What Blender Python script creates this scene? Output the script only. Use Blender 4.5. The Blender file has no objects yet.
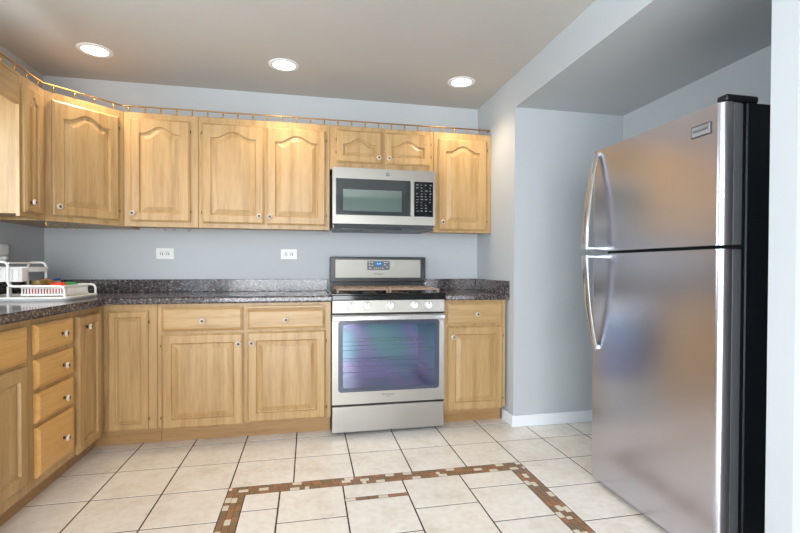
import bpy, bmesh, math, random
from mathutils import Vector, Matrix
random.seed(7)
PI = math.pi
scene = bpy.context.scene
C = scene.collection

# ------------------------------------------------------------------ camera
CAM = (1.8068, -3.6794, 1.1068); YAW, PITCH, ROLL, FPX = 11.9131, -0.7482, 0.1822, 461.12
cd = bpy.data.cameras.new('camera'); cam = bpy.data.objects.new('camera', cd); C.objects.link(cam)
cd.sensor_width = 36; cd.sensor_fit = 'HORIZONTAL'; cd.lens = FPX * 36 / 800
cd.shift_x = -5.4175 / 800; cd.shift_y = 6.72 / 800; cd.clip_start = .05
y_, p_, r_ = map(math.radians, (YAW, PITCH, ROLL))
fw = Vector((math.sin(y_) * math.cos(p_), math.cos(y_) * math.cos(p_), math.sin(p_)))
rt = Vector((math.cos(y_), -math.sin(y_), 0)); up = rt.cross(fw)
R_ = rt * math.cos(r_) + up * math.sin(r_); U_ = -rt * math.sin(r_) + up * math.cos(r_)
cam.matrix_world = Matrix(((R_.x, U_.x, -fw.x, CAM[0]), (R_.y, U_.y, -fw.y, CAM[1]), (R_.z, U_.z, -fw.z, CAM[2]), (0, 0, 0, 1)))
scene.camera = cam

# ------------------------------------------------------------------ world, light, exposure
scene.view_settings.view_transform = 'Standard'; scene.view_settings.look = 'None'
scene.view_settings.gamma = 1; scene.view_settings.use_curve_mapping = False
scene.view_settings.exposure = 0.24
world = bpy.data.worlds.new('world'); scene.world = world; world.use_nodes = True
wb = world.node_tree.nodes['Background']; wb.inputs[0].default_value = (.86, .94, 1, 1); wb.inputs[1].default_value = 1.4
def area(name, loc, rot, sx, sy, power, col):
    l = bpy.data.lights.new(name, 'AREA'); l.shape = 'RECTANGLE'; l.size = sx; l.size_y = sy; l.energy = power; l.color = col
    o = bpy.data.objects.new(name, l); C.objects.link(o); o.location = loc; o.rotation_euler = rot; return o
area('sink_window_daylight', (-.16, -1.72, 1.55), (0, -PI / 2, 0), .95, 1.1, 32, (.90, .95, 1))
area('rear_door_fill_daylight', (1.45, -6.25, 1.1), (PI / 2, 0, 0), 2.3, 2.0, 190, (.96, .97, 1))  # light of an unseen rear door, added for general cool fill
area('left_glass_door_daylight', (-.16, -4.9, 1.1), (0, -PI / 2, 0), 1.9, 1.6, 80, (.56, .80, 1))
CAN_POWER = 4.8

# ------------------------------------------------------------------ helpers
def lin(r, g, b):
    f = lambda c: (c / 255 / 12.92) if c / 255 <= .04045 else ((c / 255 + .055) / 1.055) ** 2.4
    return (f(r), f(g), f(b), 1)
def mat(name, col, rough=.5, metal=0, **kw):
    m = bpy.data.materials.new(name); m.use_nodes = True; b = m.node_tree.nodes['Principled BSDF']
    b.inputs['Base Color'].default_value = col; b.inputs['Roughness'].default_value = rough; b.inputs['Metallic'].default_value = metal
    for k, v in kw.items(): b.inputs[k.replace('_', ' ')].default_value = v
    return m
class NT:
    def __init__(s, m): s.t = m.node_tree; s.n = s.t.nodes; s.b = s.n.get('Principled BSDF')
    def new(s, typ, **kw):
        n = s.n.new(typ)
        for k, v in kw.items(): setattr(n, k, v)
        return n
    def link(s, a, b): s.t.links.new(a, b)
    def coords(s, scale=(1, 1, 1), rot=(0, 0, 0)):
        tc = s.new('ShaderNodeTexCoord'); mp = s.new('ShaderNodeMapping'); mp.inputs['Scale'].default_value = scale; mp.inputs['Rotation'].default_value = rot
        s.link(tc.outputs['Object'], mp.inputs[0]); return mp.outputs[0]
    def noise(s, vec, scale, detail=3, rough=.5):
        n = s.new('ShaderNodeTexNoise'); n.inputs['Scale'].default_value = scale; n.inputs['Detail'].default_value = detail; n.inputs['Roughness'].default_value = rough
        s.link(vec, n.inputs['Vector']); return n.outputs['Fac']
    def ramp(s, fac, stops, interp='LINEAR'):
        r = s.new('ShaderNodeValToRGB'); r.color_ramp.interpolation = interp; e = r.color_ramp.elements
        while len(e) < len(stops): e.new(.5)
        for i, (p, c) in enumerate(stops): e[i].position = p; e[i].color = c
        s.link(fac, r.inputs[0]); return r.outputs[0]
    def mix(s, fac, a, b, mode='MIX'):
        m = s.new('ShaderNodeMix', data_type='RGBA', blend_type=mode)
        if isinstance(fac, (int, float)): m.inputs[0].default_value = fac
        else: s.link(fac, m.inputs[0])
        for v, k in ((a, 6), (b, 7)):
            if isinstance(v, tuple): m.inputs[k].default_value = v
            else: s.link(v, m.inputs[k])
        return m.outputs[2]
    def bump(s, h, strength, dist=.002):
        b = s.new('ShaderNodeBump'); b.inputs['Strength'].default_value = strength; b.inputs['Distance'].default_value = dist
        s.link(h, b.inputs['Height']); s.link(b.outputs[0], s.b.inputs['Normal'])

def wood(name, axis='z', a=(186, 152, 104), b=(195, 161, 114), c=(166, 130, 84)):
    m = mat(name, (1, 1, 1, 1), .36); t = NT(m)
    sc = {'z': (1, 1, .07), 'x': (.07, 1, 1), 'y': (1, .07, 1)}[axis]
    v = t.coords(sc)
    oi = t.new('ShaderNodeObjectInfo'); ad = t.new('ShaderNodeVectorMath', operation='MULTIPLY_ADD')
    ad.inputs[1].default_value = (1, 1, 1); t.link(v, ad.inputs[0])
    mu = t.new('ShaderNodeMath', operation='MULTIPLY'); mu.inputs[1].default_value = 13; t.link(oi.outputs['Random'], mu.inputs[0])
    t.link(mu.outputs[0], ad.inputs[2]); v = ad.outputs[0]
    n1 = t.noise(v, 22, 5, .6); n2 = t.noise(v, 140, 3, .6)
    base = t.ramp(n1, [(.3, lin(*c)), (.5, lin(*a)), (.7, lin(*b))])
    fine = t.ramp(n2, [(.32, (.78, .72, .64, 1)), (.52, (1, 1, 1, 1))])
    col = t.mix(.55, base, fine, 'MULTIPLY')
    # glued-up boards: broad strips of slightly different tone
    wv = t.coords({'z': (9, .01, .01), 'x': (.01, .01, 5), 'y': (9, .01, .01)}[axis])
    vo = t.new('ShaderNodeTexVoronoi', feature='F1'); vo.inputs['Scale'].default_value = 1; t.link(wv, vo.inputs['Vector'])
    tone = t.ramp(vo.outputs['Color'], [(0, (.90, .87, .82, 1)), (1, (1.0, 1.0, 1.0, 1))])
    col = t.mix(.8, col, tone, 'MULTIPLY')
    t.link(col, t.b.inputs['Base Color']); t.bump(n2, .08)
    return m
M = {}
M['wood'] = wood('maple_vertical', 'z'); M['wood_h'] = wood('maple_horizontal', 'x')
M['wood_drawer_lightened'] = wood('maple_drawer_lightened', 'x', (218, 170, 104), (224, 178, 114), (206, 156, 90))  # left-wall drawers only: maple colour lightened to stand in for missing light
M['toe'] = wood('maple_toe_kick', 'x', (176, 138, 92), (186, 148, 102), (160, 122, 78))
def granite():
    m = mat('granite', (0, 0, 0, 1), .13); t = NT(m); v = t.coords()
    n = t.noise(v, 60, 4, .75); n2 = t.noise(v, 30, 3, .6)
    vo = t.new('ShaderNodeTexVoronoi'); vo.inputs['Scale'].default_value = 115; t.link(v, vo.inputs['Vector'])
    c1 = t.ramp(n, [(.38, lin(20, 18, 20)), (.48, lin(56, 48, 48)), (.56, lin(96, 84, 80)), (.66, lin(196, 182, 168))])
    c2 = t.ramp(vo.outputs['Color'], [(.0, lin(22, 20, 24)), (.45, lin(66, 58, 62)), (.75, lin(104, 96, 102)), (.97, lin(200, 190, 184))])
    t.link(t.mix(.5, c1, c2), t.b.inputs['Base Color']); return m
M['granite'] = granite()
def paint(name, c, bump=.05):
    m = mat(name, lin(*c), .75); t = NT(m); v = t.coords(); n = t.noise(v, 120, 2); n2 = t.noise(v, 1.3, 2)
    t.link(t.mix(.5, lin(*c), t.ramp(n2, [(.3, lin(*[x - 5 for x in c])), (.7, lin(*[min(255, x + 3) for x in c]))])), t.b.inputs['Base Color'])
    t.bump(n, bump, .001); return m
M['wall'] = paint('wall_paint_blue_grey', (191, 194, 196)); M['ceiling'] = paint('ceiling_paint', (194, 190, 184))
M['trim'] = paint('white_trim_paint', (236, 238, 240), .01)
def steel(name, c=(196, 192, 188), rough=.26, axis='x', bs=.02):
    m = mat(name, lin(*c), rough, 1); t = NT(m)
    v = t.coords({'x': (2, 300, 300), 'y': (300, 2, 300), 'z': (300, 300, 2)}[axis])
    n = t.noise(v, 1, 2); r = t.new('ShaderNodeMapRange'); r.inputs[3].default_value = rough - bs * 2; r.inputs[4].default_value = rough + bs * 3
    t.link(n, r.inputs[0]); t.link(r.outputs[0], t.b.inputs['Roughness']); 
    if bs > .01: t.bump(n, bs, .0003)
    return m
M['steel'] = steel('brushed_steel', (162, 158, 151), .42); M['steel_fridge'] = steel('fridge_brushed_steel', (204, 203, 212), .25, 'y', .004)
M['chrome'] = mat('polished_chrome', lin(225, 225, 225), .08, 1)
M['handle_steel'] = mat('satin_handle_metal', lin(214, 214, 216), .2, 1)
M['black'] = mat('black_plastic', lin(22, 23, 25), .35)
M['black_gloss'] = mat('black_glass_gloss', lin(14, 16, 18), .08)
def tex_black():
    m = mat('textured_black_side', lin(14, 20, 26), .42); t = NT(m); t.bump(t.noise(t.coords(), 420, 2), .5, .001); return m
M['fridge_black'] = tex_black()
M['grey_plastic'] = mat('grey_plastic', lin(92, 94, 96), .4)
M['enamel'] = mat('oven_enamel_grey_blue', lin(176, 182, 200), .5)
M['white_plastic'] = mat('white_plastic', lin(232, 230, 226), .35)
M['ceramic'] = mat('white_ceramic', lin(206, 194, 184), .15)
M['bronze'] = mat('antique_metal', lin(110, 90, 72), .3, 1)
M['brass'] = mat('polished_brass', lin(176, 134, 70), .3, 1)
M['iron'] = mat('cast_iron_tan_reflection', lin(150, 124, 104), .45)  # tan of a grazing cooktop reflection put into the iron colour
M['screen'] = mat('lcd_screen_blue', lin(20, 70, 120), .2); M['screen'].node_tree.nodes['Principled BSDF'].inputs['Emission Color'].default_value = lin(40, 120, 190); M['screen'].node_tree.nodes['Principled BSDF'].inputs['Emission Strength'].default_value = .5
M['segments'] = mat('lcd_digits', lin(170, 215, 240), .3); M['segments'].node_tree.nodes['Principled BSDF'].inputs['Emission Color'].default_value = lin(150, 210, 240); M['segments'].node_tree.nodes['Principled BSDF'].inputs['Emission Strength'].default_value = .8
M['mark_grey'] = mat('printed_grey', lin(118, 122, 130), .5); M['mark_dark'] = mat('printed_dark', lin(78, 76, 76), .5); M['mark_light'] = mat('printed_light', lin(215, 212, 208), .4)
M['lamp'] = mat('lamp_diffuser', (1, 1, 1, 1), .5)
_b = M['lamp'].node_tree.nodes['Principled BSDF']; _b.inputs['Emission Color'].default_value = (1, .93, .80, 1); _b.inputs['Emission Strength'].default_value = 6
M['red'] = mat('red_plastic', lin(206, 52, 30), .35); M['green'] = mat('green_plastic', lin(32, 140, 62), .35); M['blue'] = mat('blue_plastic', lin(30, 70, 140), .35)
M['olive'] = mat('olive_glaze', lin(120, 104, 60), .3); M['slot'] = mat('dark_slot', lin(60, 52, 48), .6)
def glassy(name, tint, gl, rough=.02, gtint=(1, 1, 1, 1)):
    m = bpy.data.materials.new(name); m.use_nodes = True; t = m.node_tree; t.nodes.clear()
    o = t.nodes.new('ShaderNodeOutputMaterial'); mx = t.nodes.new('ShaderNodeMixShader'); a = t.nodes.new('ShaderNodeBsdfTransparent'); g = t.nodes.new('ShaderNodeBsdfGlossy')
    a.inputs[0].default_value = tint; g.inputs['Roughness'].default_value = rough; g.inputs[0].default_value = gtint; mx.inputs[0].default_value = gl
    t.links.new(a.outputs[0], mx.inputs[1]); t.links.new(g.outputs[0], mx.inputs[2]); t.links.new(mx.outputs[0], o.inputs[0]); return m
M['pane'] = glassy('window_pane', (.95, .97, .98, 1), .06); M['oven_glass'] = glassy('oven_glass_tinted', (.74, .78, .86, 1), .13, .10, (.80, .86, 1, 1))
def reflection_tint(m):   # coated glass's teal to violet reflection colours, painted in as a noise tint
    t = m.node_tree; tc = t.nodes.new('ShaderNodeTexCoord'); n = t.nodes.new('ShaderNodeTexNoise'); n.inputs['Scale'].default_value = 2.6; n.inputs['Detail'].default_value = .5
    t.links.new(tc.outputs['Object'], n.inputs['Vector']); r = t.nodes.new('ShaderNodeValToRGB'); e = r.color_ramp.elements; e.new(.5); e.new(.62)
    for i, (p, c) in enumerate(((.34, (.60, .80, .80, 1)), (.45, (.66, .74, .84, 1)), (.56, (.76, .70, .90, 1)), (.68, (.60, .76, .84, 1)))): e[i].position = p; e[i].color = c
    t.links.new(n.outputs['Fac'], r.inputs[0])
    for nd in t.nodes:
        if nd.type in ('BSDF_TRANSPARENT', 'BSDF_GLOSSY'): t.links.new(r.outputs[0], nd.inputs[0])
reflection_tint(M['oven_glass'])
M['micro_glass'] = glassy('microwave_mesh_glass', (.72, .78, .76, 1), .12, .05)

def obj(name, bm, m, parent=None, smooth=False, loc=None, rot=None):
    bmesh.ops.recalc_face_normals(bm, faces=bm.faces[:]); me = bpy.data.meshes.new(name); bm.to_mesh(me); bm.free()
    for x in (m if isinstance(m, (list, tuple)) else [m]): me.materials.append(x)
    if smooth:
        me.shade_smooth()
        try: me.set_sharp_from_angle(angle=math.radians(40))
        except Exception: pass
    o = bpy.data.objects.new(name, me); C.objects.link(o)
    if parent: o.parent = parent
    if loc: o.location = loc
    if rot: o.rotation_euler = rot
    return o
def tag(o, label=None, cat=None, group=None, kind=None):
    for k, v in (('label', label), ('category', cat), ('group', group), ('kind', kind)):
        if v: o[k] = v
    return o
def thing(name, label, cat, loc=(0, 0, 0), rz=0, group=None):
    o = bpy.data.objects.new(name, None); C.objects.link(o); o.location = loc; o.rotation_euler = (0, 0, rz); o.empty_display_size = .1
    return tag(o, label, cat, group)
def copy_tree(o, parent=None):
    c = o.copy(); C.objects.link(c); c.parent = parent
    for ch in list(o.children): copy_tree(ch, c)
    return c
def B(): return bmesh.new()
def box(bm, x0, x1, y0, y1, z0, z1, bev=0, mi=0, seg=1):
    vs = [bm.verts.new((x, y, z)) for x in (x0, x1) for y in (y0, y1) for z in (z0, z1)]
    q = [(0, 1, 3, 2), (4, 6, 7, 5), (0, 4, 5, 1), (2, 3, 7, 6), (0, 2, 6, 4), (1, 5, 7, 3)]
    fs = [bm.faces.new([vs[i] for i in f]) for f in q]
    for f in fs: f.material_index = mi
    if bev:
        es = set(e for f in fs for e in f.edges)
        r = bmesh.ops.bevel(bm, geom=list(es), offset=bev, segments=seg, affect='EDGES', profile=.5)
        for f in r['faces']: f.material_index = mi
    return bm
def prism(bm, pts, z0, z1, mi=0):
    a = [bm.verts.new((x, y, z0)) for x, y in pts]; b = [bm.verts.new((x, y, z1)) for x, y in pts]; n = len(pts)
    fs = [bm.faces.new(a), bm.faces.new(b)] + [bm.faces.new((a[i], a[(i + 1) % n], b[(i + 1) % n], b[i])) for i in range(n)]
    for f in fs: f.material_index = mi
    return bm
def lathe(bm, prof, n=20, mtx=None, mis=None):
    """prof: (r,h) along +z; mtx places it"""
    mtx = mtx or Matrix(); rings = []
    for r, h in prof:
        if r < 1e-6: rings.append([bm.verts.new(mtx @ Vector((0, 0, h)))])
        else: rings.append([bm.verts.new(mtx @ Vector((r * math.cos(2 * PI * k / n), r * math.sin(2 * PI * k / n), h))) for k in range(n)])
    for i in range(len(rings) - 1):
        a, b = rings[i], rings[i + 1]
        for k in range(n):
            k2 = (k + 1) % n
            if len(a) == 1 and len(b) == 1: continue
            if len(a) == 1: f = bm.faces.new((a[0], b[k], b[k2]))
            elif len(b) == 1: f = bm.faces.new((a[k], a[k2], b[0]))
            else: f = bm.faces.new((a[k], a[k2], b[k2], b[k]))
            if mis: f.material_index = mis[i]
    return bm
def tube(bm, pts, r, n=8, closed=False, flat=None, mi=0):
    pts = [Vector(p) for p in pts]; N = len(pts); rings = []; prev = None
    for i, p in enumerate(pts):
        a = pts[(i - 1) % N] if (i > 0 or closed) else p; b = pts[(i + 1) % N] if (i < N - 1 or closed) else p
        d = (b - a).normalized()
        if prev is None: s = d.orthogonal().normalized()
        else: s = (prev - d * prev.dot(d)).normalized()
        prev = s; u = d.cross(s)
        rings.append([bm.verts.new(p + s * (r * math.cos(2 * PI * k / n)) + u * (r * math.sin(2 * PI * k / n))) for k in range(n)])
    m = N if closed else N - 1
    for i in range(m):
        a, b = rings[i], rings[(i + 1) % N]
        for k in range(n): bm.faces.new((a[k], a[(k + 1) % n], b[(k + 1) % n], b[k])).material_index = mi
    if not closed:
        bm.faces.new(rings[0]).material_index = mi; bm.faces.new(rings[-1]).material_index = mi
    return bm
def rounded(pts, rad, seg=5):
    out = [Vector(pts[0])]
    for i in range(1, len(pts) - 1):
        p = Vector(pts[i]); a = (Vector(pts[i - 1]) - p); b = (Vector(pts[i + 1]) - p); r = min(rad, a.length * .49, b.length * .49)
        p0 = p + a.normalized() * r; p2 = p + b.normalized() * r
        for k in range(seg + 1):
            t = k / seg; out.append(p0 * (1 - t) ** 2 + p * 2 * t * (1 - t) + p2 * t * t)
    out.append(Vector(pts[-1])); return out
def text_mesh(name, body, size, m, parent, loc, rot, depth=.0006):
    cu = bpy.data.curves.new(name, 'FONT'); cu.body = body; cu.size = size; cu.extrude = depth; cu.align_x = 'CENTER'; cu.align_y = 'CENTER'
    tmp = bpy.data.objects.new('tmp', cu); C.objects.link(tmp); bpy.context.view_layer.update()
    me = bpy.data.meshes.new_from_object(tmp.evaluated_get(bpy.context.evaluated_depsgraph_get())); bpy.data.objects.remove(tmp)
    me.name = name; me.materials.clear(); me.materials.append(m); o = bpy.data.objects.new(name, me); C.objects.link(o); o.parent = parent; o.location = loc; o.rotation_euler = rot; return o

# ------------------------------------------------------------------ the room
ZC, XW, YS, ZSO, XAB = 2.4325, 3.20, -.716, 2.21, 4.043
YP0, YP1, YR, XR = -2.515, -2.597, -6.0, 6.0
def struct(name, bm, m, parent=None):
    o = obj(name, bm, m, parent)
    if not parent: o['kind'] = 'structure'
    return o
bm = B(); box(bm, -.12, XW + .9, 0, .12, 0, ZC + .1); struct('wall_back', bm, M['wall'])
WY0, WY1, WZ0, WZ1 = -2.27, -1.17, 1.08, 2.02       # window over the sink
DY0, DY1, DZ1 = -5.7, -4.1, 2.05                       # glass door in the left wall
bm = B()
box(bm, -.12, 0, WY1, 0, 0, ZC + .1); box(bm, -.12, 0, DY1, WY0, 0, ZC + .1); box(bm, -.12, 0, WY0, WY1, 0, WZ0); box(bm, -.12, 0, WY0, WY1, WZ1, ZC + .1)
box(bm, -.12, 0, DY0, DY1, DZ1, ZC + .1); box(bm, -.12, 0, YR, DY0, 0, ZC + .1)
struct('wall_left', bm, M['wall'])
bm = B(); box(bm, XW, XAB, YS, -.0005, 0, ZC + .1); struct('wall_right', bm, M['wall'])
bm = B(); box(bm, XAB, XAB + .1, YP1, -.0005, 0, ZC + .1); struct('wall_alcove', bm, M['wall'])
bm = B(); box(bm, XW, XAB, YP0, YS, ZSO, ZC + .1); struct('wall_soffit', bm, M['wall'])
bm = B(); box(bm, XW, XAB, YP1, YP0, 0, ZC + .1); box(bm, XAB + .1, XR, YP1, YP0, 0, ZC + .1); box(bm, XAB, XAB + .1, YP1 - .0, YP1 + .001, 0, ZC + .1); struct('wall_near', bm, M['wall'])
bm = B(); box(bm, XR, XR + .12, YR, YP0, 0, ZC + .1); struct('wall_far_right', bm, M['wall'])
bm = B(); box(bm, -.12, .25, YR - .12, YR, 0, ZC + .1); box(bm, 2.65, XR + .12, YR - .12, YR, 0, ZC + .1); box(bm, .25, 2.65, YR - .12, YR, 2.1, ZC + .1); struct('wall_rear', bm, M['wall'])
bm = B(); box(bm, -.12, XW - .0005, YR - .12, .12, ZC, ZC + .1); box(bm, XW - .0005, XR + .12, YR - .12, YP1 - .0005, ZC, ZC + .1); struct('ceiling', bm, M['ceiling'])

# window and glazed doors
def glazing(name, loc, rz, w, h, nx, nz, fw_=.05):
    bm = B(); box(bm, 0, w, -.05, -.0, 0, fw_); box(bm, 0, w, -.05, 0, h - fw_, h); box(bm, 0, fw_, -.05, 0, fw_, h - fw_); box(bm, w - fw_, w, -.05, 0, fw_, h - fw_)
    for i in range(1, nx): box(bm, w * i / nx - .015, w * i / nx + .015, -.045, -.005, fw_, h - fw_)
    for i in range(1, nz): box(bm, fw_, w - fw_, -.044, -.006, h * i / nz - .012, h * i / nz + .012)
    f = struct(name, bm, M['trim']); f.location = loc; f.rotation_euler = (0, 0, rz)
    bm = B(); box(bm, fw_, w - fw_, -.03, -.026, fw_, h - fw_); obj('pane', bm, M['pane'], f); return f
glazing('window_1', (-.10, WY0 + .001, WZ0 + .001), PI / 2, WY1 - WY0 - .002, WZ1 - WZ0 - .002, 2, 1)
glazing('door_1', (-.10, DY0 + .001, .001), PI / 2, DY1 - DY0 - .002, DZ1 - .002, 2, 1, .07)
glazing('door_2', (.251, YR - .05, .001), 0, 2.398, 2.098, 2, 1, .07)  # unseen rear door, added along with its fill daylight

# baseboards
bm = B(); box(bm, XW - .013, XW - .0005, YS - .013, -.55, 0.001, .082, .003); struct('baseboard_right', bm, M['trim'])
bm = B(); box(bm, XW - .0004, XAB - .0005, YS - .013, YS - .0005, 0.001, .082, .003); struct('baseboard_alcove', bm, M['trim'])

# floor: one mesh, grout below, cream tiles and mosaic bricks set in it
def tilemat():
    m = mat('cream_floor_tile', (1, 1, 1, 1), .22); t = NT(m); v = t.coords(); n = t.noise(v, 5, 5, .65); n2 = t.noise(v, 30, 3)
    c = t.ramp(n, [(.3, lin(224, 214, 202)), (.5, lin(242, 236, 228)), (.7, lin(247, 243, 238))])
    t.link(t.mix(.25, c, t.ramp(n2, [(.35, lin(214, 202, 188)), (.6, lin(242, 238, 232))])), t.b.inputs['Base Color']); return m
mt = [mat('grout_brown', lin(60, 43, 30), .9), tilemat(), mat('mosaic_brown', lin(140, 108, 80), .35), mat('mosaic_rust', lin(160, 114, 80), .35), mat('mosaic_cream', lin(226, 214, 196), .3), mat('mosaic_olive', lin(126, 110, 84), .35)]
T, XA, Y1 = .312, .7984, -.6339; G = .0035
BX0, BX1, BY1 = XA + 2 * T, XA + 7 * T, Y1 - 2 * T; BY0 = BY1 - 6 * T; BW = .0845
bm = B(); box(bm, -.001, XR, YR, 0, -.06, -.0012, 0, 0)
for c_ in (bm,): pass
def tile(x0, x1, y0, y1, mi, z=0.0, g=G):
    if x1 - x0 < 2.5 * g or y1 - y0 < 2.5 * g: return
    x0 += g; x1 -= g; y0 += g; y1 -= g; e = .0012
    lo = [bm.verts.new(p) for p in ((x0, y0, -.0012), (x1, y0, -.0012), (x1, y1, -.0012), (x0, y1, -.0012))]
    mi_ = [bm.verts.new(p) for p in ((x0, y0, z - .0008), (x1, y0, z - .0008), (x1, y1, z - .0008), (x0, y1, z - .0008))]
    hi = [bm.verts.new(p) for p in ((x0 + e, y0 + e, z), (x1 - e, y0 + e, z), (x1 - e, y1 - e, z), (x0 + e, y1 - e, z))]
    for a, b in ((lo, mi_), (mi_, hi)):
        for k in range(4): bm.faces.new((a[k], a[(k + 1) % 4], b[(k + 1) % 4], b[k])).material_index = mi
    bm.faces.new(hi).material_index = mi
def clip(x0, x1, y0, y1): return max(x0, 0), min(x1, XR), max(y0, YR), min(y1, 0)
for i in range(-3, 18):
    for j in range(-3, 19):
        x0, x1, y1, y0 = XA + i * T, XA + (i + 1) * T, Y1 - j * T, Y1 - (j + 1) * T
        if x0 > BX0 - .01 and x1 < BX1 + .01 and y1 < BY1 + .01 and y0 > BY0 - .01: continue
        x0, x1, y0, y1 = clip(x0, x1, y0, y1); tile(x0, x1, y0, y1, 1)
ix0, ix1, iy1, iy0 = BX0 + BW, BX1 - BW, BY1 - BW, BY0 + BW
cuts = [ix0, 1.672, 1.979, 2.286, 2.597, ix1]
for c in range(5):
    a, b = cuts[c], cuts[c + 1]; ys = [iy1]; y = -1.503 if c in (0, 2, 4) else -1.634
    while y > iy0 + .05: ys.append(y); y -= .306
    ys.append(iy0)
    for k in range(len(ys) - 1):
        top = ys[k]
        if c == 2 and k == 1: top -= 0
        bot = ys[k + 1]
        if c == 2 and k == 0:
            tile(a, b, bot + .026, top, 1)
            xs = [a + (b - a) * f for f in (0, .17, .36, .52, .68, 1)]
            for q in range(5): tile(xs[q], xs[q + 1], bot, bot + .026, (4, 2, 2, 4, 3)[q], 0, .0012)
        else: tile(a, b, bot, top, 1)
def mosaic(x0, x1, y0, y1, along_x):
    rows = 3; L = (x1 - x0) if along_x else (y1 - y0); W = BW / rows
    for r in range(rows):
        p = -random.random() * .05
        prev = None
        while p < L:
            l = random.choice((.048, .048, .048, .048, .024)); s, e = max(p, 0), min(p + l, L)
            mi = random.choices((2, 3, 4, 5), (36, 20, 33, 11))[0]
            if mi == 4 and prev == 4: mi = 2
            prev = mi
            if e - s > .006:
                if along_x: tile(x0 + s, x0 + e, y0 + r * W, y0 + (r + 1) * W, mi, 0, .0009)
                else: tile(x0 + r * W, x0 + (r + 1) * W, y0 + s, y0 + e, mi, 0, .0009)
            p += l
mosaic(BX0, BX1, BY1 - BW, BY1, True); mosaic(BX0, BX1, BY0, BY0 + BW, True)
mosaic(BX0, BX0 + BW, BY0 + BW, BY1 - BW, False); mosaic(BX1 - BW, BX1, BY0 + BW, BY1 - BW, False)
struct('floor', bm, mt)

# ------------------------------------------------------------------ cabinets
def door_rings(bm, x0, x1, z0, z1, yf, t, prof, arch, m=25):
    """prof: list of (inset, depth, arched?, extra) rings from back to cap, front faces -y"""
    rings = []
    for ins, dep, inner in prof:
        a, b, c = x0 + ins, x1 - ins, z0 + ins
        if inner: it, rise = arch
        else: it, rise = 0, 0
        d = z1 - (it + (ins - prof_fw if inner else ins)) if inner else z1 - ins
        ring = [(a, c), (b, c)]
        for k in range(m):
            u = 1 - 2 * k / (m - 1); x = (a + b) / 2 + u * (b - a) / 2
            w = 0 if abs(u) >= .82 else .5 * (1 + math.cos(PI * abs(u / .82) ** 1.05))
            ring.append((x, d - rise * (1 - w)))
        rings.append([bm.verts.new((x, yf - t + dep, z)) for x, z in ring])
    for a, b in zip(rings, rings[1:]):
        n = len(a)
        for k in range(n): bm.faces.new((a[k], a[(k + 1) % n], b[(k + 1) % n], b[k]))
    bm.faces.new(rings[-1]); bm.faces.new(rings[0])
prof_fw = .055
def panel_door(x0, x1, z0, z1, yf, parent, arch=(.05, .045), fwid=.055, m_=None, name='door', raise_w=.030):
    global prof_fw
    prof_fw = fwid; t = .02; bm = B()
    P = [(0, t, 0), (0, .008, 0), (.004, .0055, 0), (.011, 0, 0), (fwid, 0, 1), (fwid + .002, .003, 1), (fwid + .006, .0105, 1), (fwid + .010, .011, 1), (fwid + .010 + raise_w, .002, 1), (fwid + .012 + raise_w, .0015, 1)]
    door_rings(bm, x0, x1, z0, z1, yf, t, P, arch)
    return obj(name, bm, m_ or M['wood'], parent)
def slab(x0, x1, z0, z1, yf, parent, name='drawer', m_=None, t=.02):
    bm = B(); door_rings(bm, x0, x1, z0, z1, yf, t, [(0, t, 0), (0, .009, 0), (.004, .007, 0), (.014, .0012, 0), (.017, 0, 0)], (0, 0), 3)
    return obj(name, bm, m_ or M['wood_h'], parent)
_km = Matrix.Rotation(PI / 2, 4, 'X')       # +z -> -y
def knob_mesh():
    bm = B(); lathe(bm, [(.0, 0), (.008, 0), (.008, .002), (.005, .004), (.005, .012), (.012, .014), (.0165, .018), (.0165, .022), (.012, .026), (.0085, .027), (.0075, .0265), (.005, .0285), (.0, .029)], 20, _km,
               [1, 1, 1, 1, 0, 0, 0, 0, 0, 1, 1, 1]); return bm
_kn = [None]
def knob(x, z, yf, parent, t=.02):
    if _kn[0] is None: k = obj('knob', knob_mesh(), [M['ceramic'], M['bronze']], parent, True); _kn[0] = k
    else: k = _kn[0].copy(); C.objects.link(k); k.parent = parent
    k.location = (x, yf - t, z); return k
def hinge(x, z, yf, parent):
    bm = B(); tube(bm, [(x, yf - .010, z - .009), (x, yf - .010, z + .009)], .0035, 8); obj('hinge', bm, M['bronze'], parent, True)
def body_upper(W, D, z0, z1, parent, name='body'):
    bm = B(); box(bm, .0006, W - .0006, -D + .019, 0 - .0006, z0 + .014, z1, 0)
    box(bm, .0006, W - .0006, -D, -D + .0195, z0, z1, .0012)
    return obj(name, bm, M['wood'], parent)
def body_base(W, D, parent, hole=None):
    bm = B()
    if hole:   # open box that holds the sink
        box(bm, .0006, .018, -D + .019, -.0006, .1155, .878); box(bm, W - .018, W - .0006, -D + .019, -.0006, .1155, .878); box(bm, .018, W - .018, -D + .019, -.0006, .1155, .135); box(bm, .018, W - .018, -.012, -.0006, .135, .878)
    else: box(bm, .0006, W - .0006, -D + .019, -.0006, .1155, .878)
    box(bm, .0006, W - .0006, -D, -D + .0195, .115, .878, .0012)
    o = obj('body', bm, M['wood'], parent)
    bm = B(); box(bm, .0006, W - .0006, -D + .08, -D + .095, .001, .1145); obj('toe_kick', bm, M['toe'], parent)
    return o
ZU0, ZU1, DU = 1.3726, 2.1303, .298
def fit_door(root, x0, x1, z0, z1, D, kx, kz, side, **kw):
    d = panel_door(x0, x1, z0, z1, -D - .0006, root, **kw); knob(kx, kz, -D - .0006, d)
    hx = x0 - .004 if side < 0 else x1 + .004
    hinge(hx, z1 - .07, -D, d); hinge(hx, z0 + .07, -D, d); return d

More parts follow.
